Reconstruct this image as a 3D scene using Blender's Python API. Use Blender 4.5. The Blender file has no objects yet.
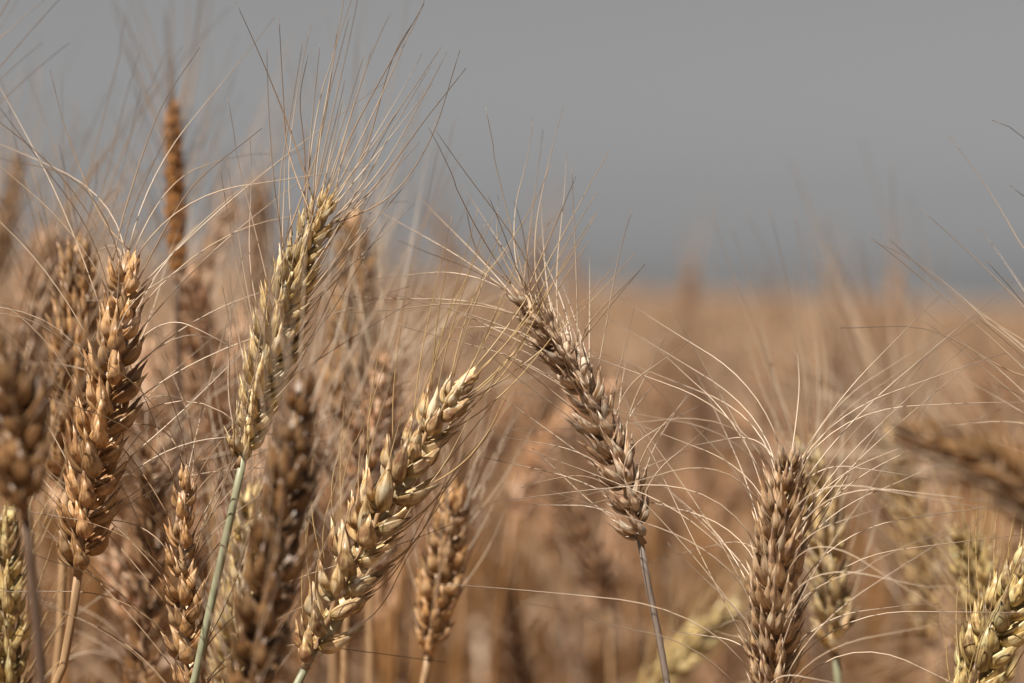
import bpy, math, random
import numpy as np
from mathutils import Vector, Matrix

# ------------------------------------------------------------------ camera, sky, sun, exposure
S = bpy.context.scene
COL = S.collection
W_PX, H_PX, LENS = 1024, 683, 100.0
FPX = W_PX * LENS / 36.0
EYE, HORIZON = 0.95, 286.0
PITCH = math.atan((H_PX / 2 - HORIZON) / FPX)
FOCUS = 0.95

cam_data = bpy.data.cameras.new('camera')
cam = bpy.data.objects.new('camera', cam_data)
COL.objects.link(cam)
cam.location = (0, 0, EYE)
cam.rotation_euler = (math.pi / 2 - PITCH, 0, 0)
cam_data.lens, cam_data.sensor_width = LENS, 36.0
cam_data.clip_start, cam_data.clip_end = 0.01, 9000
cam_data.dof.use_dof = True
cam_data.dof.focus_distance = FOCUS
cam_data.dof.aperture_fstop = 7.2
S.camera = cam

SUN = Vector((-0.38, -0.40, 0.84)).normalized()
world = bpy.data.worlds.new('World')
S.world = world
world.use_nodes = True
wn, wl = world.node_tree.nodes, world.node_tree.links
sky = wn.new('ShaderNodeTexSky')
sky.sky_type = 'NISHITA'
sky.sun_disc = False
sky.sun_elevation = math.asin(SUN.z)
sky.sun_rotation = math.atan2(SUN.x, SUN.y)
sky.dust_density = 0.6
sky.air_density = 0.7
hs = wn.new('ShaderNodeHueSaturation')
hs.inputs['Saturation'].default_value = 0.0
hs.inputs['Value'].default_value = 0.575
wl.new(sky.outputs[0], hs.inputs['Color'])
wl.new(hs.outputs[0], wn['Background'].inputs['Color'])
wn['Background'].inputs['Strength'].default_value = 0.05

sun_data = bpy.data.lights.new('sun', 'SUN')
sun_data.energy = 5.0
sun_data.angle = math.radians(0.5)
sun_data.color = (1.0, 0.94, 0.86)
sun = bpy.data.objects.new('sun', sun_data)
COL.objects.link(sun)
sun.rotation_euler = SUN.to_track_quat('Z', 'Y').to_euler()

S.render.engine = 'CYCLES'
S.view_settings.view_transform = 'Standard'
S.view_settings.look = 'None'
S.view_settings.exposure = 0.74
S.view_settings.gamma = 1.0
S.cycles.max_bounces = 5
S.cycles.diffuse_bounces = 2

rng = random.Random(11)
nrg = np.random.default_rng(5)


SLOPE = -0.038          # the field falls gently to the right


def at(px, py, d):
    """point seen at a pixel of the photograph, d metres in front of the camera"""
    x = (px - W_PX / 2) / FPX * d
    y = -(py - H_PX / 2) / FPX * d
    c, s = math.cos(PITCH), math.sin(PITCH)
    return Vector((x, d * c + y * s, EYE + y * c - d * s))


# ------------------------------------------------------------------ materials
def nodes(name):
    m = bpy.data.materials.new(name)
    m.use_nodes = True
    nt = m.node_tree
    return m, nt.nodes, nt.links, nt.nodes['Principled BSDF'], nt.nodes['Material Output']


def rnd_node(N, L):
    oi = N.new('ShaderNodeObjectInfo')
    at_ = N.new('ShaderNodeAttribute'); at_.attribute_name = 'rnd'
    a = N.new('ShaderNodeMath'); a.operation = 'ADD'
    L.new(oi.outputs['Random'], a.inputs[0]); L.new(at_.outputs['Fac'], a.inputs[1])
    f = N.new('ShaderNodeMath'); f.operation = 'FRACT'
    L.new(a.outputs[0], f.inputs[0])
    return f


def attr(N, n):
    a = N.new('ShaderNodeAttribute'); a.attribute_name = n
    return a


def mix(N, L, a, b, fac, mode='MIX'):
    m = N.new('ShaderNodeMix'); m.data_type = 'RGBA'; m.blend_type = mode
    for sock, v in ((m.inputs[6], a), (m.inputs[7], b)):
        if isinstance(v, tuple): sock.default_value = (*v, 1)
        else: L.new(v, sock)
    if isinstance(fac, (int, float)): m.inputs[0].default_value = fac
    else: L.new(fac, m.inputs[0])
    return m.outputs[2]


def ramp(N, L, fac, stops):
    r = N.new('ShaderNodeValToRGB')
    L.new(fac, r.inputs[0])
    e = r.color_ramp.elements
    while len(e) < len(stops): e.new(0.5)
    for k, (p, c) in enumerate(stops):
        e[k].position = p
        e[k].color = (*c, 1) if len(c) == 3 else c
    return r.outputs[0]


def maths(N, L, op, a, b=0.0):
    m = N.new('ShaderNodeMath'); m.operation = op
    for k, v in enumerate((a, b)):
        if isinstance(v, (int, float)): m.inputs[k].default_value = v
        else: L.new(v, m.inputs[k])
    return m.outputs[0]


def finish(N, L, P, O, col, rough, trans, spec=0.35, bump=None, bstr=0.4):
    L.new(col, P.inputs['Base Color'])
    P.inputs['Roughness'].default_value = rough
    P.inputs['Specular IOR Level'].default_value = spec
    tr = N.new('ShaderNodeBsdfTranslucent'); L.new(col, tr.inputs['Color'])
    mx = N.new('ShaderNodeMixShader'); mx.inputs[0].default_value = trans
    L.new(P.outputs[0], mx.inputs[1]); L.new(tr.outputs[0], mx.inputs[2])
    L.new(mx.outputs[0], O.inputs['Surface'])
    if bump is not None:
        b = N.new('ShaderNodeBump'); b.inputs['Strength'].default_value = bstr
        b.inputs['Distance'].default_value = 0.0004
        L.new(bump, b.inputs['Height']); L.new(b.outputs[0], P.inputs['Normal'])


def husk_mat(name, low, mid, tip, alt, scale=1.0, rough=0.36):
    """dry chaff: pale base, darker beak, fine lengthwise veins, brown flecks"""
    m, N, L, P, O = nodes(name)
    t, u, r = attr(N, 't'), attr(N, 'u'), rnd_node(N, L)
    c = ramp(N, L, t.outputs['Fac'], [(0.0, low), (0.45, mid), (0.8, mid), (1.0, tip)])
    r2 = maths(N, L, 'FRACT', maths(N, L, 'MULTIPLY', r.outputs[0], 7.31))
    c = mix(N, L, c, alt, maths(N, L, 'MULTIPLY', r2, 0.75))
    tc = N.new('ShaderNodeTexCoord')
    nz = N.new('ShaderNodeTexNoise'); nz.noise_dimensions = '4D'
    nz.inputs['Scale'].default_value = 330; nz.inputs['Detail'].default_value = 5
    L.new(tc.outputs['Object'], nz.inputs['Vector'])
    L.new(maths(N, L, 'MULTIPLY', r.outputs[0], 40.0), nz.inputs['W'])
    fl = ramp(N, L, nz.outputs['Fac'], [(0.54, (0, 0, 0)), (0.7, (1, 1, 1))])
    c = mix(N, L, c, (tip[0] * .55, tip[1] * .5, tip[2] * .5), maths(N, L, 'MULTIPLY', fl, 0.55))
    cv = N.new('ShaderNodeCombineXYZ')                       # fibres running the length of the scale
    L.new(maths(N, L, 'MULTIPLY', u.outputs['Fac'], 15.0), cv.inputs[0])
    L.new(maths(N, L, 'MULTIPLY', t.outputs['Fac'], 2.2), cv.inputs[1])
    L.new(maths(N, L, 'MULTIPLY', r.outputs[0], 60.0), cv.inputs[2])
    fb = N.new('ShaderNodeTexNoise'); fb.inputs['Scale'].default_value = 1.0; fb.inputs['Detail'].default_value = 4
    L.new(cv.outputs[0], fb.inputs['Vector'])
    v01 = fb.outputs['Fac']
    c = mix(N, L, c, (tip[0] * .6, tip[1] * .55, tip[2] * .55), ramp(N, L, v01, [(0.32, (.95, .95, .95)), (0.48, (0, 0, 0))]))
    c = mix(N, L, c, (mid[0] * 1.25, mid[1] * 1.38, mid[2] * 1.65), ramp(N, L, v01, [(0.52, (0, 0, 0)), (0.66, (1, 1, 1))]))
    wx = N.new('ShaderNodeTexNoise'); wx.noise_dimensions = '4D'
    wx.inputs['Scale'].default_value = 150; wx.inputs['Detail'].default_value = 3
    L.new(tc.outputs['Object'], wx.inputs['Vector'])
    L.new(maths(N, L, 'MULTIPLY', r.outputs[0], 23.0), wx.inputs['W'])
    c = mix(N, L, c, (min(.86, mid[0] * 1.3), min(.76, mid[1] * 1.45), min(.60, mid[2] * 1.75)), ramp(N, L, wx.outputs['Fac'], [(0.52, (0, 0, 0)), (0.66, (.85, .85, .85))]))
    c = mix(N, L, c, (tip[0] * .5, tip[1] * .40, tip[2] * .42), ramp(N, L, wx.outputs['Fac'], [(0.34, (.8, .8, .8)), (0.45, (0, 0, 0))]))
    br = maths(N, L, 'MULTIPLY_ADD', r.outputs[0], 0.62); N[-1].inputs[2].default_value = 0.52
    hv = N.new('ShaderNodeHueSaturation'); L.new(c, hv.inputs['Color'])
    L.new(br, hv.inputs['Value'])
    finish(N, L, P, O, hv.outputs[0], rough, 0.18, 0.6, v01, 0.8)
    return m


def thin_mat(name, base, tip, alt, rough=0.38, trans=0.15, spec=0.5):
    m, N, L, P, O = nodes(name)
    t, r = attr(N, 't'), rnd_node(N, L)
    c = mix(N, L, base, alt, r.outputs[0])
    c = mix(N, L, c, tip, ramp(N, L, t.outputs['Fac'], [(0.35, (0, 0, 0)), (0.95, (1, 1, 1))]))
    finish(N, L, P, O, c, rough, trans, spec)
    return m


def stem_mat(name, a, b, spot):
    m, N, L, P, O = nodes(name)
    t, r = attr(N, 't'), rnd_node(N, L)
    tc = N.new('ShaderNodeTexCoord')
    mp = N.new('ShaderNodeMapping'); mp.inputs['Scale'].default_value = (900, 900, 70)
    L.new(tc.outputs['Object'], mp.inputs['Vector'])
    nz = N.new('ShaderNodeTexNoise'); nz.inputs['Scale'].default_value = 1.0; nz.inputs['Detail'].default_value = 4
    L.new(mp.outputs[0], nz.inputs['Vector'])
    c = mix(N, L, a, b, t.outputs['Fac'])
    f = ramp(N, L, nz.outputs['Fac'], [(0.5, (0, 0, 0)), (0.72, (1, 1, 1))])
    c = mix(N, L, c, spot, maths(N, L, 'MULTIPLY', f, 0.6))
    finish(N, L, P, O, c, 0.45, 0.05, 0.4, nz.outputs['Fac'], 0.3)
    return m


M = {}
M['pale'] = husk_mat('pale_gold_husk', (0.54, 0.42, 0.10), (0.84, 0.59, 0.31), (0.48, 0.25, 0.11), (0.74, 0.47, 0.16))
M['green'] = husk_mat('green_gold_husk', (0.60, 0.48, 0.14), (0.88, 0.65, 0.33), (0.62, 0.38, 0.16), (0.76, 0.54, 0.17))
M['gold'] = husk_mat('golden_husk', (0.40, 0.22, 0.075), (0.64, 0.38, 0.175), (0.36, 0.17, 0.065), (0.55, 0.28, 0.085))
M['brown'] = husk_mat('brown_husk', (0.32, 0.18, 0.08), (0.50, 0.30, 0.16), (0.24, 0.12, 0.06), (0.42, 0.21, 0.09))
M['grey'] = husk_mat('weathered_husk', (0.38, 0.21, 0.075), (0.70, 0.47, 0.27), (0.27, 0.16, 0.10), (0.52, 0.29, 0.11))
M['amber'] = husk_mat('amber_husk', (0.36, 0.15, 0.035), (0.50, 0.22, 0.055), (0.24, 0.10, 0.03), (0.44, 0.18, 0.04))
M['yellow'] = husk_mat('yellow_green_husk', (0.44, 0.36, 0.09), (0.74, 0.53, 0.23), (0.29, 0.16, 0.07), (0.60, 0.42, 0.13))
M['bleached'] = husk_mat('bleached_husk', (0.46, 0.27, 0.12), (0.82, 0.60, 0.40), (0.34, 0.18, 0.10), (0.58, 0.33, 0.14))
M['russet'] = husk_mat('russet_husk', (0.26, 0.14, 0.055), (0.40, 0.22, 0.09), (0.18, 0.09, 0.035), (0.34, 0.16, 0.05))
M['dark'] = husk_mat('dark_brown_husk', (0.24, 0.13, 0.05), (0.29, 0.155, 0.06), (0.14, 0.07, 0.03), (0.26, 0.115, 0.035))
M['field'] = husk_mat('field_husk', (0.46, 0.25, 0.10), (0.70, 0.44, 0.26), (0.34, 0.15, 0.06), (0.54, 0.23, 0.06))  # paler than the stems below, sunlit look put into the ear colour
M['awn'] = thin_mat('straw_awn', (0.60, 0.45, 0.31), (0.20, 0.14, 0.10), (0.70, 0.57, 0.43))  # tips darkened to imitate awns silhouetted against the bright sky
M['awn_gold'] = thin_mat('golden_awn', (0.54, 0.37, 0.16), (0.32, 0.20, 0.10), (0.62, 0.46, 0.26))
M['awn_brown'] = thin_mat('brown_awn', (0.32, 0.20, 0.11), (0.10, 0.075, 0.06), (0.48, 0.34, 0.22))  # near-black tips: the silhouette against the sky put into the colour
M['stem_green'] = stem_mat('green_stem', (0.21, 0.24, 0.21), (0.28, 0.28, 0.17), (0.17, 0.16, 0.11))
M['stem_straw'] = stem_mat('straw_stem', (0.34, 0.21, 0.11), (0.40, 0.25, 0.13), (0.20, 0.11, 0.06))
M['stem_grey'] = stem_mat('grey_stem', (0.38, 0.25, 0.12), (0.23, 0.185, 0.155), (0.13, 0.09, 0.07))
M['stem_dark'] = stem_mat('dark_stem', (0.13, 0.085, 0.055), (0.12, 0.075, 0.05), (0.06, 0.04, 0.03))
M['awn_field'] = thin_mat('field_awn', (0.54, 0.35, 0.20), (0.30, 0.18, 0.10), (0.60, 0.42, 0.28))
M['stem_field'] = stem_mat('field_stem', (0.22, 0.11, 0.04), (0.30, 0.15, 0.055), (0.12, 0.06, 0.025))  # darkened to imitate the shade deep under the sunlit ears
M['leaf'] = thin_mat('dry_leaf', (0.60, 0.46, 0.34), (0.62, 0.46, 0.33), (0.42, 0.20, 0.07), 0.6, 0.3, 0.3)


# ------------------------------------------------------------------ mesh building
class MB:
    def __init__(self): self.v, self.f, self.t, self.u, self.mi, self.r = [], [], [], [], [], []

    def add(self, v, f, t, u, mi=0, mat=None, rnd=0.0):
        o = len(self.v)
        if mat is not None: v = [mat @ Vector(p) for p in v]
        self.v += [tuple(p) for p in v]
        self.f += [tuple(i + o for i in q) for q in f]
        self.t += t; self.u += u; self.mi += [mi] * len(f)
        self.r += [rnd] * len(v)

    def mesh(self, name, mats):
        me = bpy.data.meshes.new(name)
        me.from_pydata(self.v, [], self.f)
        for n, d in (('t', self.t), ('u', self.u), ('rnd', self.r)):
            me.attributes.new(n, 'FLOAT', 'POINT').data.foreach_set('value', d)
        for m in mats: me.materials.append(m)
        me.polygons.foreach_set('material_index', self.mi)
        me.polygons.foreach_set('use_smooth', [True] * len(self.f))
        me.update()
        return me


def link(name, me, parent=None):
    o = bpy.data.objects.new(name, me)
    COL.objects.link(o)
    o.parent = parent
    return o


def husk(L, W, D, nr=10, ns=12, beak=0.0014, bend=0.0010, keel=0.35, flare=0.0, e1=0.55, e2=0.72):
    """a boat-shaped chaff scale: axis +z, keel towards +y"""
    v, f, t, u = [(0, 0, 0)], [], [0.0], [0.0]
    pk = e1 / (e1 + e2)
    nrm = pk ** e1 * (1 - pk) ** e2
    for i in range(1, nr):
        s = i / nr
        p = s ** e1 * (1 - s) ** e2 / nrm
        for j in range(ns):
            a = 2 * math.pi * j / ns
            ca, sa = math.cos(a), math.sin(a)
            lens = 1 - abs(ca) ** 1.35                        # keeled outer face, thin papery margins
            y = D * p * lens * (1 + keel * .4) if sa > 0 else -D * p * lens * 0.4
            v.append((W / 2 * p * ca, y + bend * math.sin(math.pi * s) + flare * s * s, L * s))
            t.append(s); u.append(j / ns if j <= ns / 2 else 1 - j / ns)
    v.append((0, flare * 1.1, L + beak)); t.append(1.0); u.append(0.25)
    for j in range(ns): f.append((0, 1 + (j + 1) % ns, 1 + j))
    for i in range(nr - 2):
        for j in range(ns):
            a = 1 + i * ns
            f.append((a + j, a + (j + 1) % ns, a + ns + (j + 1) % ns, a + ns + j))
    a = 1 + (nr - 2) * ns
    for j in range(ns): f.append((a + j, a + (j + 1) % ns, len(v) - 1))
    return v, f, t, u


def tube(pts, radii, ns=6, tip=True):
    pts = [Vector(p) for p in pts]
    n = len(pts)
    v, f, t, u = [], [], [], []
    ref = Vector((0.31, 0.9, 0.2)).normalized()
    for i, p in enumerate(pts):
        d = (pts[min(i + 1, n - 1)] - pts[max(i - 1, 0)]).normalized()
        a = d.cross(ref)
        if a.length < 0.1: a = d.cross(Vector((1, 0, 0)))
        a.normalize(); b = d.cross(a)
        for j in range(ns):
            q = 2 * math.pi * j / ns
            v.append(p + (a * math.cos(q) + b * math.sin(q)) * radii[i])
            t.append(i / (n - 1)); u.append(j / ns)
    for i in range(n - 1):
        for j in range(ns):
            k = i * ns
            f.append((k + j, k + ns + j, k + ns + (j + 1) % ns, k + (j + 1) % ns))
    f.append(tuple(range(ns))); f.append(tuple((n - 1) * ns + j for j in reversed(range(ns))))
    return v, f, t, u


def blade(pts, width, side):
    """a dry leaf blade: folded strip with thickness"""
    n = len(pts)
    v, f, t, u = [], [], [], []
    for i, p in enumerate(pts):
        s = i / (n - 1)
        w = width * (0.5 + 0.5 * min(1, s * 4)) * (1 - s ** 2.2) + 0.0002
        d = (pts[min(i + 1, n - 1)] - pts[max(i - 1, 0)]).normalized()
        sd = (side + 0.5 * math.sin(3 * s) * d.cross(side)).normalized()
        nn = d.cross(sd).normalized()
        for q, h in ((-1, 0.35), (0, 0), (1, 0.35), (1, 0.30), (0, -0.08), (-1, 0.30)):
            v.append(p + sd * q * w / 2 + nn * h * w * 0.6)
            t.append(s); u.append((q + 1) / 2)
    for i in range(n - 1):
        k = i * 6
        for j in range(6):
            f.append((k + j, k + (j + 1) % 6, k + 6 + (j + 1) % 6, k + 6 + j))
    return v, f, t, u


def spline(P, n):
    """Catmull-Rom through P, resampled evenly"""
    P = [Vector(p) for p in P]
    Q = [P[0] * 2 - P[1]] + P + [P[-1] * 2 - P[-2]]
    out = []
    for i in range(1, len(Q) - 2):
        a, b, c, d = Q[i - 1:i + 3]
        for k in range(16):
            s = k / 16
            out.append(0.5 * ((2 * b) + (c - a) * s + (2 * a - 5 * b + 4 * c - d) * s * s + (3 * b - a - 3 * c + d) * s ** 3))
    out.append(P[-1])
    L = [0.0]
    for i in range(1, len(out)): L.append(L[-1] + (out[i] - out[i - 1]).length)
    res, j = [], 0
    for k in range(n):
        g = L[-1] * k / (n - 1)
        while j < len(L) - 2 and L[j + 1] < g: j += 1
        q = (g - L[j]) / max(L[j + 1] - L[j], 1e-9)
        res.append(out[j].lerp(out[j + 1], q))
    return res, L[-1]


def rot(ax, deg): return Matrix.Rotation(math.radians(deg), 4, ax)


def lemma_frames(g, slim=False):
    """the flowering scales fanned across one spikelet: outer pair, inner pair (slim kind only), middle"""
    fr = []
    for sx, lay in ((-1, 0), (1, 0), (0, 2)) + (((-1, 1), (1, 1)) if slim else ()):
        ja, jb = g.uniform(-7, 7), g.uniform(-8, 8)
        if lay == 0:
            m = Matrix.Translation((sx * 0.0013, 0.0002, 0.0012)) @ rot('Y', sx * (19 if slim else 15) + ja) @ rot('X', -5 + jb) @ rot('Z', -sx * 50)
            fr.append((m, 0.0130 * g.uniform(.9, 1.08)))
        elif lay == 1:
            m = Matrix.Translation((sx * 0.0008, 0.0014, 0.0030)) @ rot('Y', sx * 9 + ja) @ rot('X', -12 + jb) @ rot('Z', -sx * 22)
            fr.append((m, 0.0118 * g.uniform(.9, 1.06)))
        else:
            m = Matrix.Translation((0, 0.0010, 0.0040)) @ rot('Y', ja) @ rot('X', -8 + jb)
            fr.append((m, 0.0108 * g.uniform(.92, 1.06)))
    return fr


def glume_frame(sx, g):
    return Matrix.Translation((sx * 0.0021, 0.0007, -0.0003)) @ rot('Y', sx * (19 + g.uniform(-3, 6))) @ rot('X', -6 + g.uniform(-5, 5)) @ rot('Z', -sx * 62)


spk_var, glume_var = {}, {}
for kind in ('plump', 'slim'):
    sl = kind == 'slim'
    spk_var[kind], glume_var[kind] = [], []
    for k in range(12):
        g = random.Random(100 + k)
        mb = MB(); fr = lemma_frames(g, sl)
        for m, L in fr:
            mb.add(*husk(L, (0.0037 if sl else 0.0050) * g.uniform(.85, 1.15), 0.0016 if sl else 0.0023, beak=0.003,
                         keel=0.4, bend=.0012, flare=g.uniform(-.0003, .0014), e2=.95 if sl else .8), mat=m, rnd=g.random())
        spk_var[kind].append((mb, fr))
    for k in range(6):
        g = random.Random(200 + k)
        mb = MB()
        mb.add(*husk(0.0112 * g.uniform(.88, 1.08), 0.0040 if sl else 0.0062, 0.0016 if sl else 0.0022, beak=0.003, keel=0.6,
                     bend=.0012, flare=g.uniform(0, .0018), e2=.9 if sl else .75), rnd=g.random())
        glume_var[kind].append(mb)
_cache = {}


def shared(kind, k, mat, form):
    key = (kind, k, mat, form)
    if key not in _cache:
        src = spk_var[form][k][0] if kind == 'spikelet' else glume_var[form][k]
        _cache[key] = src.mesh(kind, [M[mat]])
    return _cache[key]


def awn_path(p0, d0, tgt, length, n, g, droop, wob=0.06):
    pts, p, d = [p0], p0.copy(), d0.copy()
    w = Vector((g.gauss(0, 1), g.gauss(0, 1), g.gauss(0, 1))) * wob
    w2 = Vector((g.gauss(0, 1), g.gauss(0, 1), g.gauss(0, 1))) * wob
    kink = g.randrange(n // 2, n) if g.random() < .25 else -1
    for i in range(n):
        s = (i + 1) / n
        k = min(1.0, s * 1.9) ** 0.9
        d = (d0 * (1 - k) + tgt * k + w * math.sin(3.1 * s) + w2 * s * s + Vector((0, 0, -droop * s * s))).normalized()
        if i == kink: d = (d + Vector((g.gauss(0, .16), g.gauss(0, .16), g.gauss(0, .16)))).normalized(); w = w + (d - tgt) * .6
        p = p + d * (length / n)
        pts.append(p.copy())
    return pts


def ear_frames(curve_pts, n, roll, view):
    """frames of the spikelets, alternately on the two sides of the ear's axis"""
    ax, L = spline(curve_pts, n + 2)
    out = []
    for i in range(n):
        p = ax[i]
        T = (ax[i + 1] - ax[max(i - 1, 0)]).normalized()
        Sd = T.cross(view).normalized()
        V = T.cross(Sd).normalized()
        r = math.radians(roll)
        B = Sd * math.cos(r) + V * math.sin(r)
        out.append((p, T, B if i % 2 == 0 else -B))
    return out, ax, L


def spk_matrix(p, T, B, tilt, sc):
    a = math.radians(tilt)
    z = (T * math.cos(a) + B * math.sin(a)).normalized()
    y = (B * math.cos(a) - T * math.sin(a)).normalized()
    x = y.cross(z).normalized()
    m = Matrix((x, y, z)).transposed().to_4x4()
    m.translation = p - B * 0.0007
    return m @ Matrix.Scale(sc, 4)


def thing(name, label, cat, loc, group=None):
    o = bpy.data.objects.new(name, None)
    o.empty_display_size = 0.02
    COL.objects.link(o)
    o.location = loc
    o['label'] = label; o['category'] = cat
    if group: o['group'] = group
    return o


# ------------------------------------------------------------------ ground, ridge added for a blue-grey horizon band
def ground_mat():
    m, N, L, P, O = nodes('stubble_soil')
    tc = N.new('ShaderNodeTexCoord')
    nz = N.new('ShaderNodeTexNoise'); nz.inputs['Scale'].default_value = 9; nz.inputs['Detail'].default_value = 8
    L.new(tc.outputs['Object'], nz.inputs['Vector'])
    c = ramp(N, L, nz.outputs['Fac'], [(0.3, (0.07, 0.042, 0.024)), (0.55, (0.15, 0.09, 0.05)), (0.75, (0.30, 0.19, 0.11))])  # soil colour lowered to stand in for shade beneath the crop
    finish(N, L, P, O, c, 0.9, 0.0, 0.1, nz.outputs['Fac'], 0.6)
    return m


me = bpy.data.meshes.new('ground')
R = 4000
me.from_pydata([(-R, -R, -R * SLOPE), (R, -R, R * SLOPE), (R, R, R * SLOPE), (-R, R, -R * SLOPE)], [], [(0, 1, 2, 3)])
me.materials.append(ground_mat())
link('ground', me)['kind'] = 'structure'

mh, N, L, P, O = nodes('added_ridge_tone')  # made-up ridge, coloured to give a blue-grey haze band at the horizon
tc = N.new('ShaderNodeTexCoord')
nz = N.new('ShaderNodeTexNoise'); nz.inputs['Scale'].default_value = 0.03; nz.inputs['Detail'].default_value = 6
L.new(tc.outputs['Object'], nz.inputs['Vector'])
finish(N, L, P, O, ramp(N, L, nz.outputs['Fac'], [(0.35, (0.13, 0.145, 0.155)), (0.65, (0.19, 0.20, 0.205))]), 1.0, 0.0, 0.0)
mb = MB()
n, m_ = 90, 7
vv, ff = [], []
for i in range(n + 1):
    x = -1400 + 2800 * i / n
    h = 8.0 + 3.0 * math.sin(i * 0.21) + 2.0 * math.sin(i * 0.57 + 1) + 1.2 * math.sin(i * 1.37)
    for j in range(m_ + 1):
        s = j / m_
        vv.append((x, 2200 + 900 * s, (h * .7 * math.sin(math.pi * s) - 0.5 if 0 < j < m_ else -1.0) + x * SLOPE))
for i in range(n):
    for j in range(m_):
        a = i * (m_ + 1) + j
        ff.append((a, a + m_ + 1, a + m_ + 2, a + 1))
mb.add(vv, ff, [0.0] * len(vv), [0.0] * len(vv))
link('added_ridge', mb.mesh('added_ridge', [mh]))['kind'] = 'structure'

# ------------------------------------------------------------------ the near stalks, one by one
VIEW = Vector((0, 1, 0))


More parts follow.
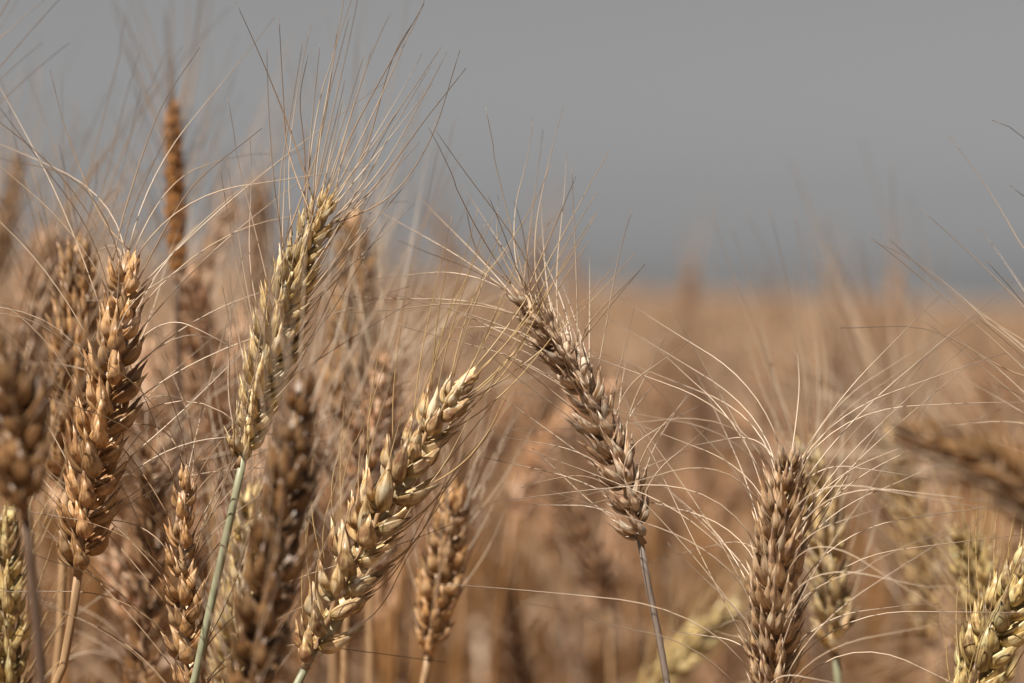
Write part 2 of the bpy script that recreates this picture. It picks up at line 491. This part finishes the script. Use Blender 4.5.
def stalk(label, ear, stem, d, husk_='gold', awn='awn', stem_m='stem_straw', roll=0, n=20, sc=1.0, tilt=24,
          spread=35, alen=0.07, droop=0.1, aprob=0.9, stem_r=0.0016, seed=0, foot=None, ddep=0.0, leaf=False,
          group='wheat stalks around the plane of focus', manual=(), asc=1.0, upbias=0.0, taper=0.5, form='slim', bsup=.4, lp=(.62, .55), wob=0.06, awn_r=0.000215):
    """ear: pixels base -> tip, stem: pixels below the base, d: distance in metres"""
    g = random.Random(seed)
    nE = len(ear)
    E = [at(x, y, d + ddep * (i / (nE - 1))) for i, (x, y) in enumerate(ear)]
    St = [at(x, y, d) for x, y in stem]
    last = St[-1] if St else E[0] + (E[0] - E[1]).normalized() * 0.02
    if not St: St = [last]
    prev = St[-2] if len(St) > 1 else E[0]
    dr = (last - prev).normalized()
    fx = last + Vector((dr.x, dr.y, 0)) * 0.10
    base = Vector((fx.x + g.uniform(-.015, .015), fx.y + g.uniform(-.01, .02), 0.0))
    if foot is not None: base = Vector(foot)
    base.z = base.x * SLOPE
    root = thing('wheat_stalk', label, 'wheat', base, group)
    inv = Matrix.Translation(-base)
    # stem
    pth = [E[0] + (E[1] - E[0]).normalized() * 0.004] + [E[0]] + St
    pth += [last + dr * 0.05, (last + dr * 0.05).lerp(base, 0.45) + Vector((dr.x, dr.y, 0)) * 0.02, base]
    sp, _ = spline(list(reversed(pth)), 46)
    mb = MB()
    rr = [stem_r * (1.25 - 0.35 * i / 45) for i in range(46)]
    mb.add(*tube(sp, rr, 10), mat=inv)
    link('stem', mb.mesh('stem', [M[stem_m]]), root)
    # node where the stem meets the ear, and the zigzag axis of the ear
    fr, ax, L = ear_frames(E, n, roll, VIEW)
    mb = MB()
    zz = [p + B * 0.0006 for p, T, B in fr]
    mb.add(*tube([E[0] - fr[0][1] * 0.003] + zz, [stem_r * 1.15] + [0.0011 * (1 - .4 * i / n) for i in range(n)], 7), mat=inv)
    link('rachis', mb.mesh('rachis', [M['stem_straw']]), root)
    if leaf:
        mb = MB()
        k = 16
        p0 = sp[k]; hd = Vector((g.uniform(-1, 1), g.uniform(-.4, .4), 0)).normalized()
        pts = [p0 + hd * 0.16 * s + Vector((0, 0, 0.16 * s - 0.22 * s * s)) for s in [i / 11 for i in range(12)]]
        mb.add(*blade(pts, 0.010, hd.cross(Vector((0, 0, 1)))), mat=inv)
        link('leaf', mb.mesh('leaf', [M['leaf']]), root)
    man = list(manual)
    for i, (p, T, B) in enumerate(fr):
        s = i / (n - 1)
        size = sc * (0.80 + 0.35 * math.sin(math.pi * min(1, s * 0.92 + 0.12)) if s < .5 else 1.15 - 0.42 * ((s - .5) * 2) ** 1.6)
        size *= g.uniform(.88, 1.1)
        tl = tilt * (1.0 - 0.45 * s) + g.uniform(-4, 4)
        if i == n - 1: tl = 2
        m = spk_matrix(p, T, B, tl, size)
        m = m @ rot('Z', g.uniform(-16, 16)) @ rot('Y', g.uniform(-7, 7))
        k = g.randrange(12)
        o = link('spikelet', shared('spikelet', k, husk_, form), root)
        o.matrix_local = inv @ m
        for sx in (-1, 1):
            if g.random() < .06: continue
            q = link('glume', shared('glume', g.randrange(6), husk_, form), o)
            q.matrix_local = glume_frame(sx, g)
        # awns
        for li, (lm, LL) in enumerate(spk_var[form][k][1][:3]):
            if g.random() > (aprob if li < 2 else aprob * .85): continue
            w = m @ lm
            p0 = w @ Vector((0, 0, LL))
            d0 = (w.to_3x3() @ Vector((0, 0, 1))).normalized()
            out = d0 - T * d0.dot(T)
            out = out - B * out.dot(B) * bsup
            out = (out.normalized() + Vector((g.gauss(0, .35), g.gauss(0, .35), g.gauss(0, .2)))).normalized()
            spd = math.radians(spread * (1.0 - taper * s) * g.uniform(.55, 1.35))
            tgt = (T * math.cos(spd) + out * math.sin(spd) + Vector((0, 0, upbias))).normalized()
            ln = alen * (lp[0] + lp[1] * s) * g.uniform(.75, 1.15) * (.45 if g.random() < .1 else 1)
            pts = awn_path(p0, d0, tgt, ln, 15, g, droop * g.uniform(.4, 1.6), wob)
            rad = [awn_r * asc * (1 - 0.6 * (j / 15) ** 1.6) for j in range(16)]
            mb = MB()
            mb.add(*tube(pts, rad, 4), mat=(inv @ m).inverted() @ inv)
            link('awn', mb.mesh('awn', [M[awn]]), o)
        last_o, last_m, last_p = o, m, m @ Vector((0, 0, 0.011))
        for j, (at_s, poly, dd) in enumerate(man):
            if at_s is None: continue
            if abs(s - at_s) < 0.5 / (n - 1):
                lm, LL = spk_var[form][k][1][j % 3]
                p0 = (m @ lm) @ Vector((0, 0, LL))
                pts, _ = spline([p0] + [at(x, y, d + dd * (q + 1) / len(poly)) for q, (x, y) in enumerate(poly)], 18)
                rad = [awn_r * 1.3 * asc * (1 - 0.6 * (q / 17) ** 1.3) for q in range(18)]
                mb = MB()
                mb.add(*tube(pts, rad, 4), mat=(inv @ m).inverted() @ inv)
                link('awn', mb.mesh('awn', [M['awn_brown']]), o)  # darker than straw, so these awns look silhouetted against the sky
                man[j] = (None, None, None)
    return root


stalk('large golden brown ear at left on a brown stem, dark awns rising from its tip',
      [(79, 566), (90, 480), (112, 370), (131, 246)], [(72, 620), (60, 683)], 0.955, 'gold', 'awn', 'stem_straw',
      roll=48, n=20, form='plump', tilt=30, sc=.95, spread=76, bsup=.55, taper=.15, alen=0.105, lp=(.8, .3), droop=0.12, seed=1, leaf=False,
      manual=[(1.0, [(100, 215), (66, 130), (50, 70)], .02), (0.95, [(128, 200), (160, 110), (200, 47)], 0.01),
              (0.9, [(190, 190), (262, 128)], 0.0)])
stalk('tallest sharp ear, leaning right on a blue green stem, awns fanned against the sky',
      [(243, 458), (262, 385), (294, 280), (330, 190)], [(228, 530), (212, 600), (194, 683)], 0.95, 'green', 'awn', 'stem_green',
      roll=32, n=25, tilt=21, sc=.90, spread=30, alen=0.066, droop=0.0, seed=2, stem_r=0.0015, ddep=-.005,
      manual=[(1.0, [(345, 150), (372, 95), (424, 4)], 0.0), (0.95, [(365, 150), (392, 60), (420, 12)], .0),
              (0.9, [(290, 130), (262, 60), (236, 2)], 0.0), (0.85, [(288, 150), (283, 90), (279, 18)], 0.0),
              (0.8, [(380, 180), (425, 120), (466, 68)], 0.0), (0.75, [(385, 200), (430, 140), (460, 50)], 0.01),
              (0.7, [(305, 160), (300, 100), (308, 55)], 0.0), (0.65, [(320, 140), (338, 26)], 0.0)])
stalk('dark brown ear close to the lens, blurred, in front of the tall ear',
      [(244, 740), (262, 620), (285, 500), (306, 362)], [(238, 790)], 0.83, 'dark', 'awn', 'stem_dark',
      roll=50, n=20, form='plump', sc=.88, tilt=28, spread=34, alen=0.07, seed=3)
stalk('pale plump sharp ear slanting up right at centre, two clear rows of spikelets',
      [(309, 660), (358, 556), (412, 458), (474, 366)], [(300, 676), (290, 700)], 0.95, 'pale', 'awn_gold', 'stem_green',
      roll=20, n=20, form='plump', sc=1.0, tilt=31, spread=20, alen=0.066, droop=-.02, seed=4, stem_r=0.0016, upbias=.25)
stalk('weathered ear bowed over to the left at centre, on a thin grey stem',
      [(641, 536), (617, 462), (574, 372), (510, 286)], [(645, 570), (656, 620), (668, 690)], 0.962, 'bleached', 'awn', 'stem_grey',
      roll=30, n=21, sc=0.80, spread=60, taper=.25, alen=0.062, droop=0.05, seed=5, stem_r=0.0013,
      manual=[(1.0, [(478, 252), (466, 210)], 0.0), (0.95, [(540, 260), (576, 176)], 0.0), (0.9, [(530, 230), (543, 130)], .05),
              (0.85, [(500, 250), (498, 195)], 0.02), (0.6, [(600, 318), (645, 264)], 0.0), (.55, [(585, 330), (640, 270)], 0.)])
stalk('brownish grey upright ear at right with long awns arching out to both sides',
      [(770, 735), (774, 620), (782, 530), (790, 452)], [(770, 790)], 0.94, 'grey', 'awn', 'stem_straw',
      roll=68, n=23, sc=1.0, tilt=30, spread=80, alen=0.10, lp=(1.05, -.1), droop=0.02, taper=.15, aprob=1, wob=.03, bsup=.9, seed=6)
stalk('slim golden ear near the bottom left, standing between the large ear and the green stem',
      [(190, 720), (186, 640), (182, 550), (188, 462)], [(192, 780)], 0.955, 'gold', 'awn_brown', 'stem_straw',
      roll=30, n=17, form='plump', tilt=28, sc=0.74, spread=70, bsup=.5, taper=.15, alen=0.10, lp=(.8, .3), seed=7)
stalk('golden ear just out of focus behind the lower part of the pale centre ear',
      [(430, 652), (436, 600), (447, 540), (458, 480)], [(426, 672), (420, 700)], 1.06, 'gold', 'awn', 'stem_straw',
      roll=40, n=14, form='plump', sc=.85, spread=24, alen=0.06, seed=8)
stalk('dark blurred ear at the left edge on a bent dark brown stem',
      [(24, 508), (20, 450), (10, 395), (-6, 340)], [(30, 560), (37, 620), (40, 690)], 0.80, 'dark', 'awn_brown', 'stem_dark',
      roll=35, n=14, sc=0.95, spread=70, taper=.15, alen=0.105, lp=(.8, .3), form='plump', seed=9, stem_r=0.0015)
stalk('yellowish ear low in the bottom left corner behind the dark stem',
      [(6, 740), (6, 640), (4, 560), (8, 500)], [(6, 790)], 1.0, 'yellow', 'awn_gold', 'stem_green',
      roll=40, n=18, sc=.9, spread=36, alen=0.06, seed=10)
stalk('greenish yellow ear in the bottom right corner, leaning out of the frame',
      [(960, 725), (980, 670), (1006, 610), (1034, 545)], [(952, 760)], 0.96, 'yellow', 'awn_gold', 'stem_green',
      roll=20, n=14, form='plump', sc=.98, spread=22, alen=0.055, seed=11)
stalk('dark amber ear hanging almost level at right, close to the lens and very blurred',
      [(1082, 566), (1040, 506), (975, 459), (900, 434)], [(1112, 650), (1130, 760)], 0.73, 'russet', 'awn', 'stem_dark',
      roll=18, n=18, sc=0.80, spread=30, alen=0.05, seed=12, aprob=.5)
stalk('pale ear with a green stem half hidden behind the upright grey ear at right',
      [(834, 648), (832, 590), (822, 520), (806, 440)], [(837, 668), (840, 700)], 1.09, 'green', 'awn', 'stem_green',
      roll=30, n=17, sc=0.95, spread=14, alen=0.075, droop=-.05, seed=13)
stalk('blurred yellow ear lying low at the bottom, right of the thin grey stem',
      [(636, 712), (668, 670), (702, 637), (738, 606)], [(620, 740)], 1.3, 'yellow', 'awn_gold', 'stem_green',
      roll=15, n=17, sc=.9, spread=24, alen=0.055, seed=14)
stalk('slender dark amber ear standing tall against the sky at upper left',
      [(177, 275), (176, 220), (174, 160), (172, 97)], [(178, 340), (179, 420)], 1.2, 'amber', 'awn_brown', 'stem_dark',
      roll=86, n=26, sc=0.52, tilt=7, spread=30, aprob=.45, alen=0.075, seed=15, asc=1.3)
stalk('brown blurred ear against the sky at the far left, tip clear of the field',
      [(-4, 290), (4, 240), (12, 195), (22, 148)], [(-8, 340)], 1.5, 'dark', 'awn_brown', 'stem_straw',
      roll=84, n=13, sc=0.7, tilt=16, spread=34, alen=0.07, seed=16, aprob=.4)
stalk('pale tan ear blurred just behind the large golden ear at left',
      [(66, 480), (72, 410), (78, 320), (76, 236)], [(64, 540), (60, 640)], 1.05, 'gold', 'awn_brown', 'stem_straw',
      roll=60, n=18, sc=1.0, spread=40, alen=0.075, seed=17)
stalk('tan ear blurred behind the right side of the tall ear tip',
      [(345, 420), (350, 350), (354, 280), (352, 208)], [(342, 470), (338, 560)], 1.2, 'gold', 'awn', 'stem_straw',
      roll=50, n=18, sc=1.1, spread=30, alen=0.075, seed=18)
stalk('brown blurred ear just left of the tall ear, tip level with its upper half',
      [(256, 330), (257, 280), (258, 230), (260, 172)], [(256, 400), (254, 500)], 1.6, 'brown', 'awn_brown', 'stem_straw',
      roll=70, n=16, sc=.9, spread=30, alen=0.075, seed=19, aprob=.4)
stalk('blurred yellowish ear showing between the green stem and the dark front ear',
      [(226, 740), (236, 650), (246, 570), (252, 480)], [(222, 790)], 1.04, 'green', 'awn', 'stem_green',
      roll=40, n=20, sc=0.95, spread=28, alen=0.065, seed=20)
stalk('dark blurred ear leaning left in the middle ground below the bowed ear',
      [(606, 600), (592, 560), (572, 515), (548, 470)], [(610, 640), (612, 720)], 1.42, 'brown', 'awn_brown', 'stem_straw',
      roll=30, n=18, sc=.95, spread=24, alen=0.06, seed=21)
stalk('yellow blurred ear behind the level dark ear at lower right',
      [(1004, 690), (992, 640), (978, 590), (962, 530)], [(1010, 740)], 1.1, 'yellow', 'awn_gold', 'stem_green',
      roll=35, n=17, sc=1.0, spread=34, alen=0.065, seed=22)
stalk('ear outside the left edge whose awns point up and right into the sky',
      [(-150, 330), (-140, 260), (-110, 180), (-75, 110)], [(-152, 400), (-154, 500)], 1.03, 'gold', 'awn_brown', 'stem_straw',
      roll=20, n=18, sc=1.0, spread=40, alen=0.075, seed=23)
stalk('ear outside the right edge whose long awns arch left into the picture',
      [(1130, 610), (1128, 540), (1112, 470), (1094, 380)], [(1132, 680), (1134, 760)], 0.975, 'gold', 'awn', 'stem_straw',
      roll=70, n=20, sc=1.05, spread=75, alen=0.085, droop=0.1, seed=24,
      manual=[(1.0, [(1040, 350), (960, 300), (890, 240)], 0.03), (0.9, [(1020, 375), (930, 330), (840, 328)], .0),
              (0.8, [(1060, 300), (1030, 150), (992, 120)], 0.0), (0.7, [(1060, 240), (1010, 185)], 0.0)])
stalk('tan ear blurred behind the dark left edge ear',
      [(30, 420), (34, 360), (38, 290), (46, 226)], [(28, 500), (26, 600)], 1.3, 'field', 'awn', 'stem_straw',
      roll=40, n=18, sc=1.1, spread=40, alen=0.075, seed=25, aprob=.4)
stalk('tan ear blurred in the gap between large left ear and tall ear',
      [(212, 470), (208, 400), (200, 330), (186, 262)], [(214, 530), (214, 640)], 1.24, 'field', 'awn', 'stem_straw',
      roll=40, n=18, sc=1.0, spread=40, alen=0.075, seed=26)
stalk('pale tan ear blurred beyond the awns of the pale centre ear',
      [(372, 540), (380, 470), (384, 410), (380, 350)], [(370, 600), (370, 690)], 1.18, 'field', 'awn', 'stem_straw',
      roll=40, n=17, sc=1.0, spread=24, alen=0.075, seed=27, upbias=.3)

stalk('pale blurred ear beyond the level dark ear, its long awns rising in thick soft streaks',
      [(930, 640), (918, 560), (904, 490), (890, 420)], [(934, 700)], 1.3, 'pale', 'awn', 'stem_straw',
      roll=50, n=18, sc=1.0, spread=30, alen=0.10, seed=28, asc=1.6, droop=0,
      manual=[(1.0, [(860, 330), (790, 160)], .1), (.9, [(905, 300), (862, 140)], .15), (.8, [(930, 290), (908, 190)], .15), (.7, [(880, 360), (835, 250)], .0)])

stalk('straw ear softly blurred between the large left ear and the slim golden ear',
      [(142, 690), (146, 600), (150, 510), (146, 430)], [(140, 740)], 1.09, 'brown', 'awn', 'stem_straw',
      roll=40, n=17, sc=.8, spread=75, taper=.15, alen=0.10, lp=(.8, .3), seed=31)
stalk('straw ear softly blurred left of the pale centre ear, awns reaching over its tip',
      [(352, 560), (362, 490), (374, 420), (392, 352)], [(346, 620), (344, 700)], 1.1, 'field', 'awn', 'stem_straw',
      roll=40, n=17, sc=.85, spread=50, taper=.2, alen=0.10, lp=(.8, .3), seed=32, upbias=.2)

# ------------------------------------------------------------------ the field behind: plants made once, then copied
def lo_plant(seed, H, nod, detail):
    """returns builders for stem, ear, awn tuft, leaf of one plant standing at the origin"""
    g = random.Random(seed)
    az = g.uniform(0, 6.28)
    hd = Vector((math.cos(az), math.sin(az), 0))
    el = g.uniform(.085, .11)
    pts = [Vector((0, 0, 0)), hd * 0.01 + Vector((0, 0, .35 * H)), hd * 0.03 + Vector((0, 0, H - el - .04))]
    p = pts[-1]; a = math.radians(6)
    ear = []
    for i in range(5):
        dr = Vector((0, 0, 1)) * math.cos(a) + hd * math.sin(a)
        p = p + dr * (0.04 if i == 0 else el / 4)
        ear.append(p.copy()); a += math.radians(nod / 4)
    stem, earb, awn, leaves = MB(), MB(), MB(), []
    sp, _ = spline(pts + [ear[0]], 12 if detail > 1 else 5)
    stem.add(*tube(sp, [0.0016] * len(sp), 6 if detail > 1 else 3))
    n = 18 if detail > 0 else 10
    fr, ax, L = ear_frames(ear, n, g.uniform(0, 90), Vector((0.3, 0.95, 0.1)))
    for i, (q, T, B) in enumerate(fr):
        s = i / (n - 1)
        m = spk_matrix(q, T, B, 24 * (1 - .4 * s), 1.1 - .4 * s ** 2)
        if detail == 2:
            for lm, LL in lemma_frames(g): earb.add(*husk(LL, .0046, .0022, 6, 6), mat=m @ lm)
            for sx in (-1, 1): earb.add(*husk(.0095, .0042, .002, 5, 6), mat=m @ glume_frame(sx, g))
        elif detail == 1:
            for sx in (-1, 1): earb.add(*husk(.0125, .0056, .0032, 4, 4), mat=m @ Matrix.Translation((sx * .0016, 0, 0)) @ rot('Y', sx * 15))
        else:
            earb.add(*husk(.017, .010, .0045, 3, 4), mat=m)
        for k in range(2 if detail else 1):
            if g.random() > .85: continue
            z = m.to_3x3() @ Vector((0, 0, 1)); z.normalize()
            out = (B + Vector((g.gauss(0, .8), g.gauss(0, .8), g.gauss(0, .3)))).normalized()
            sd = math.radians(32 * (1 - .4 * s) * g.uniform(.4, 1.4))
            tgt = T * math.cos(sd) + out * math.sin(sd)
            na = 7 if detail == 2 else (4 if detail == 1 else 2)
            pp = awn_path(m @ Vector((0, 0, .012)), z, tgt, .062 * (.65 + .5 * s) * g.uniform(.75, 1.15), na, g, .08)
            awn.add(*tube(pp, [.00031 * (1 - .5 * j / na) for j in range(na + 1)], 3))
    for _ in range(2 if detail else 1):
        hz = H * g.uniform(.40, .78); la = g.uniform(0, 6.28)
        h2 = Vector((math.cos(la), math.sin(la), 0)); ln = g.uniform(.10, .2)
        k = 9 if detail == 2 else 5
        pts = [hd * .02 + Vector((0, 0, hz)) + h2 * ln * s + Vector((0, 0, ln * (.9 * s - 1.5 * s * s))) for s in [i / (k - 1) for i in range(k)]]
        leaf = MB(); leaves.append(leaf)
        leaf.add(*blade(pts, g.uniform(.004, .008), h2.cross(Vector((0, 0, 1)))))
    return [stem, earb, awn] + leaves


FM = ('stem_field', 'field', 'awn_field', 'leaf', 'leaf')
PN = ('stem', 'ear', 'awn_tuft', 'leaf', 'leaf')
BACK_LABEL = 'straw coloured wheat stalk, soft with blur, in the field behind the sharp ears'
BACK_GROUP = 'blurred wheat stalks of the field behind'
protos = []
for k in range(10):
    b = lo_plant(500 + k, 0.90, [8, 25, 50, 15, 80, 35, 5, 110, 60, 20][k], 2)
    protos.append([x.mesh(nm, [M[mt]]) for x, nm, mt in zip(b, PN, FM)])


def first_plant(k, loc):
    r = thing('wheat_stalk', BACK_LABEL, 'wheat', loc, BACK_GROUP)
    for nm, me_ in zip(PN, protos[k]): link(nm, me_, r)
    return r


def dup(src, loc):
    r = src.copy(); COL.objects.link(r); r.location = loc
    for ch in src.children:
        c = ch.copy(); COL.objects.link(c); c.parent = r
    return r


def left_mask(x, d):
    return (x / d) * FPX + 512


def clump(x, y):
    return (math.sin(x * 9.1 + 2.3 * math.sin(y * 3.1)) + math.sin(y * 6.7 + 1.9 * math.sin(x * 5.3)) + math.sin(x * 21 - y * 13)) / 3


def height(px, d, g):
    """height of an ear's tip above the ground"""
    up = max(0.0, min(1.0, (430 - px) / 430))
    base = EYE - (0.034 if d < 4.5 else 0.050) + 0.045 * up * max(0, 1 - (d - 1.2) / 6)
    x = (px - 512) / FPX * d
    return base + (clump(x, d) * .05 if d < 9 else clump(x / 4, d / 4) * .075) - .012 * max(0, min(1, (px - 450) / 300)) + g.gauss(-.012, .012)


g = random.Random(77)
spots = []
while len(spots) < 246:
    d = math.sqrt(g.uniform(1.2 ** 2, 2.6 ** 2))
    px = g.uniform(-60, 1084)
    near = 1.22 + 0.95 * max(0, min(1, (px - 380) / 160))
    if d < near or clump(((px - 512) / FPX * d) * 1.7, d * 1.7) < g.uniform(-.9, .5): continue
    spots.append(((px - 512) / FPX * d, d, px, None))
spots += [((px - 512) / FPX * d, d, px, EYE + (HORIZON - py) / FPX * d) for px, py, d in
          ((690, 258, 2.6), (790, 250, 2.9), (884, 262, 2.7), (596, 250, 2.8), (480, 235, 2.2), (445, 205, 2.4), (955, 280, 3.1),
          (498, 470, 1.75), (545, 400, 1.9), (622, 560, 1.7), (668, 440, 1.95), (716, 350, 2.3), (640, 330, 2.4), (560, 330, 2.5), (870, 350, 2.2),
          (760, 318, 2.6), (930, 340, 2.4), (1000, 345, 2.5), (820, 312, 2.9), (720, 520, 1.75), (900, 560, 1.7), (530, 545, 1.65), (690, 590, 1.6))]
firsts = {}
for i, (x, d, px, top) in enumerate(spots):
    k = g.randrange(10) if top is None else (0, 3, 6, 1)[i % 4]
    loc = (x, d, x * SLOPE)
    if k in firsts: r = dup(firsts[k], loc)
    else: r = firsts[k] = first_plant(k, loc)
    r.rotation_euler = (g.gauss(0, .05), g.gauss(0, .05), g.uniform(0, 6.28))
    s = (top - x * SLOPE if top else height(px, d, g)) / 0.90
    r.scale = (1, 1, s)


# ------------------------------------------------------------------ the rest of the field, one mass
def pack(b):
    v, f, t, u, mi = [], [], [], [], []
    out = MB()
    for k, x in enumerate(b): out.add(x.v, x.f, x.t, x.u, k)
    lv = np.array([i for q in out.f for i in q], np.int32)
    lt = np.array([len(q) for q in out.f], np.int32)
    return (np.array(out.v, np.float32), lv, lt, np.array(out.t, np.float32), np.array(out.u, np.float32), np.array(out.mi, np.int32))


mid = [pack(lo_plant(700 + k, 0.90, [8, 25, 50, 15, 80, 35, 100, 20][k], 1)) for k in range(8)]
far = [pack(lo_plant(800 + k, 0.90, [8, 25, 50, 15, 80, 35][k], 0)) for k in range(6)]
acc = [[] for _ in range(7)]
off = 0


def put(tpl, x, y, s, rz, tl, rn):
    global off
    v, lv, lt, t, u, mi = tpl
    c, sn = math.cos(rz), math.sin(rz)
    R_ = np.array(Matrix.Rotation(tl[0], 3, 'X') @ Matrix.Rotation(tl[1], 3, 'Y') @ Matrix.Rotation(rz, 3, 'Z'), np.float32)
    w = (v * np.array([1, 1, s], np.float32)) @ R_.T + np.array([x, y, x * SLOPE], np.float32)
    for a, val in zip(acc, (w, lv + off, lt, t, u, mi, np.full(len(v), rn, np.float32))): a.append(val)
    off += len(v)


def scatter(n, d0, d1, tpls, half, g, clear=None):
    k = 0
    while k < n:
        d = math.sqrt(g.uniform(d0 ** 2, d1 ** 2))
        x = g.uniform(-half, half) * d
        if d < 9 and clump(x * 1.7, d * 1.7) < g.uniform(-.7, .6): continue
        if clear and abs(x) < clear * d: continue
        px = x / d * FPX + 512
        put(g.choice(tpls), x, d, height(px, d, g) / .9, g.uniform(0, 6.28), (g.gauss(0, .05), g.gauss(0, .05)), g.random())
        k += 1


g = random.Random(99)
scatter(2800, 2.6, 7, mid, .23, g)
scatter(2600, 7, 18, far, .24, g)
scatter(3600, 18, 70, far, .26, g)
scatter(420, 1.2, 2.35, mid, .55, g, .21)          # field to both sides of the view
scatter(900, 2.35, 12, far, .5, g, .23)
V, LV, LT, TT, UU, MI, RN = [np.concatenate(a) for a in acc]
me = bpy.data.meshes.new('wheat_field')
me.vertices.add(len(V)); me.vertices.foreach_set('co', V.ravel())
me.loops.add(len(LV)); me.loops.foreach_set('vertex_index', LV)
me.polygons.add(len(LT))
me.polygons.foreach_set('loop_start', np.concatenate([[0], np.cumsum(LT)[:-1]]).astype(np.int32))
me.polygons.foreach_set('material_index', MI)
me.polygons.foreach_set('use_smooth', np.ones(len(LT), bool))
for nm, dat in (('t', TT), ('u', UU), ('rnd', RN)):
    me.attributes.new(nm, 'FLOAT', 'POINT').data.foreach_set('value', dat)
for q in FM: me.materials.append(M[q])
me.update(calc_edges=True)
me.validate()
o = link('wheat_field', me)
o['kind'] = 'stuff'
o['label'] = 'mass of ripe wheat stretching away to the horizon'
o['category'] = 'wheat field'
print('far faces', len(LT))
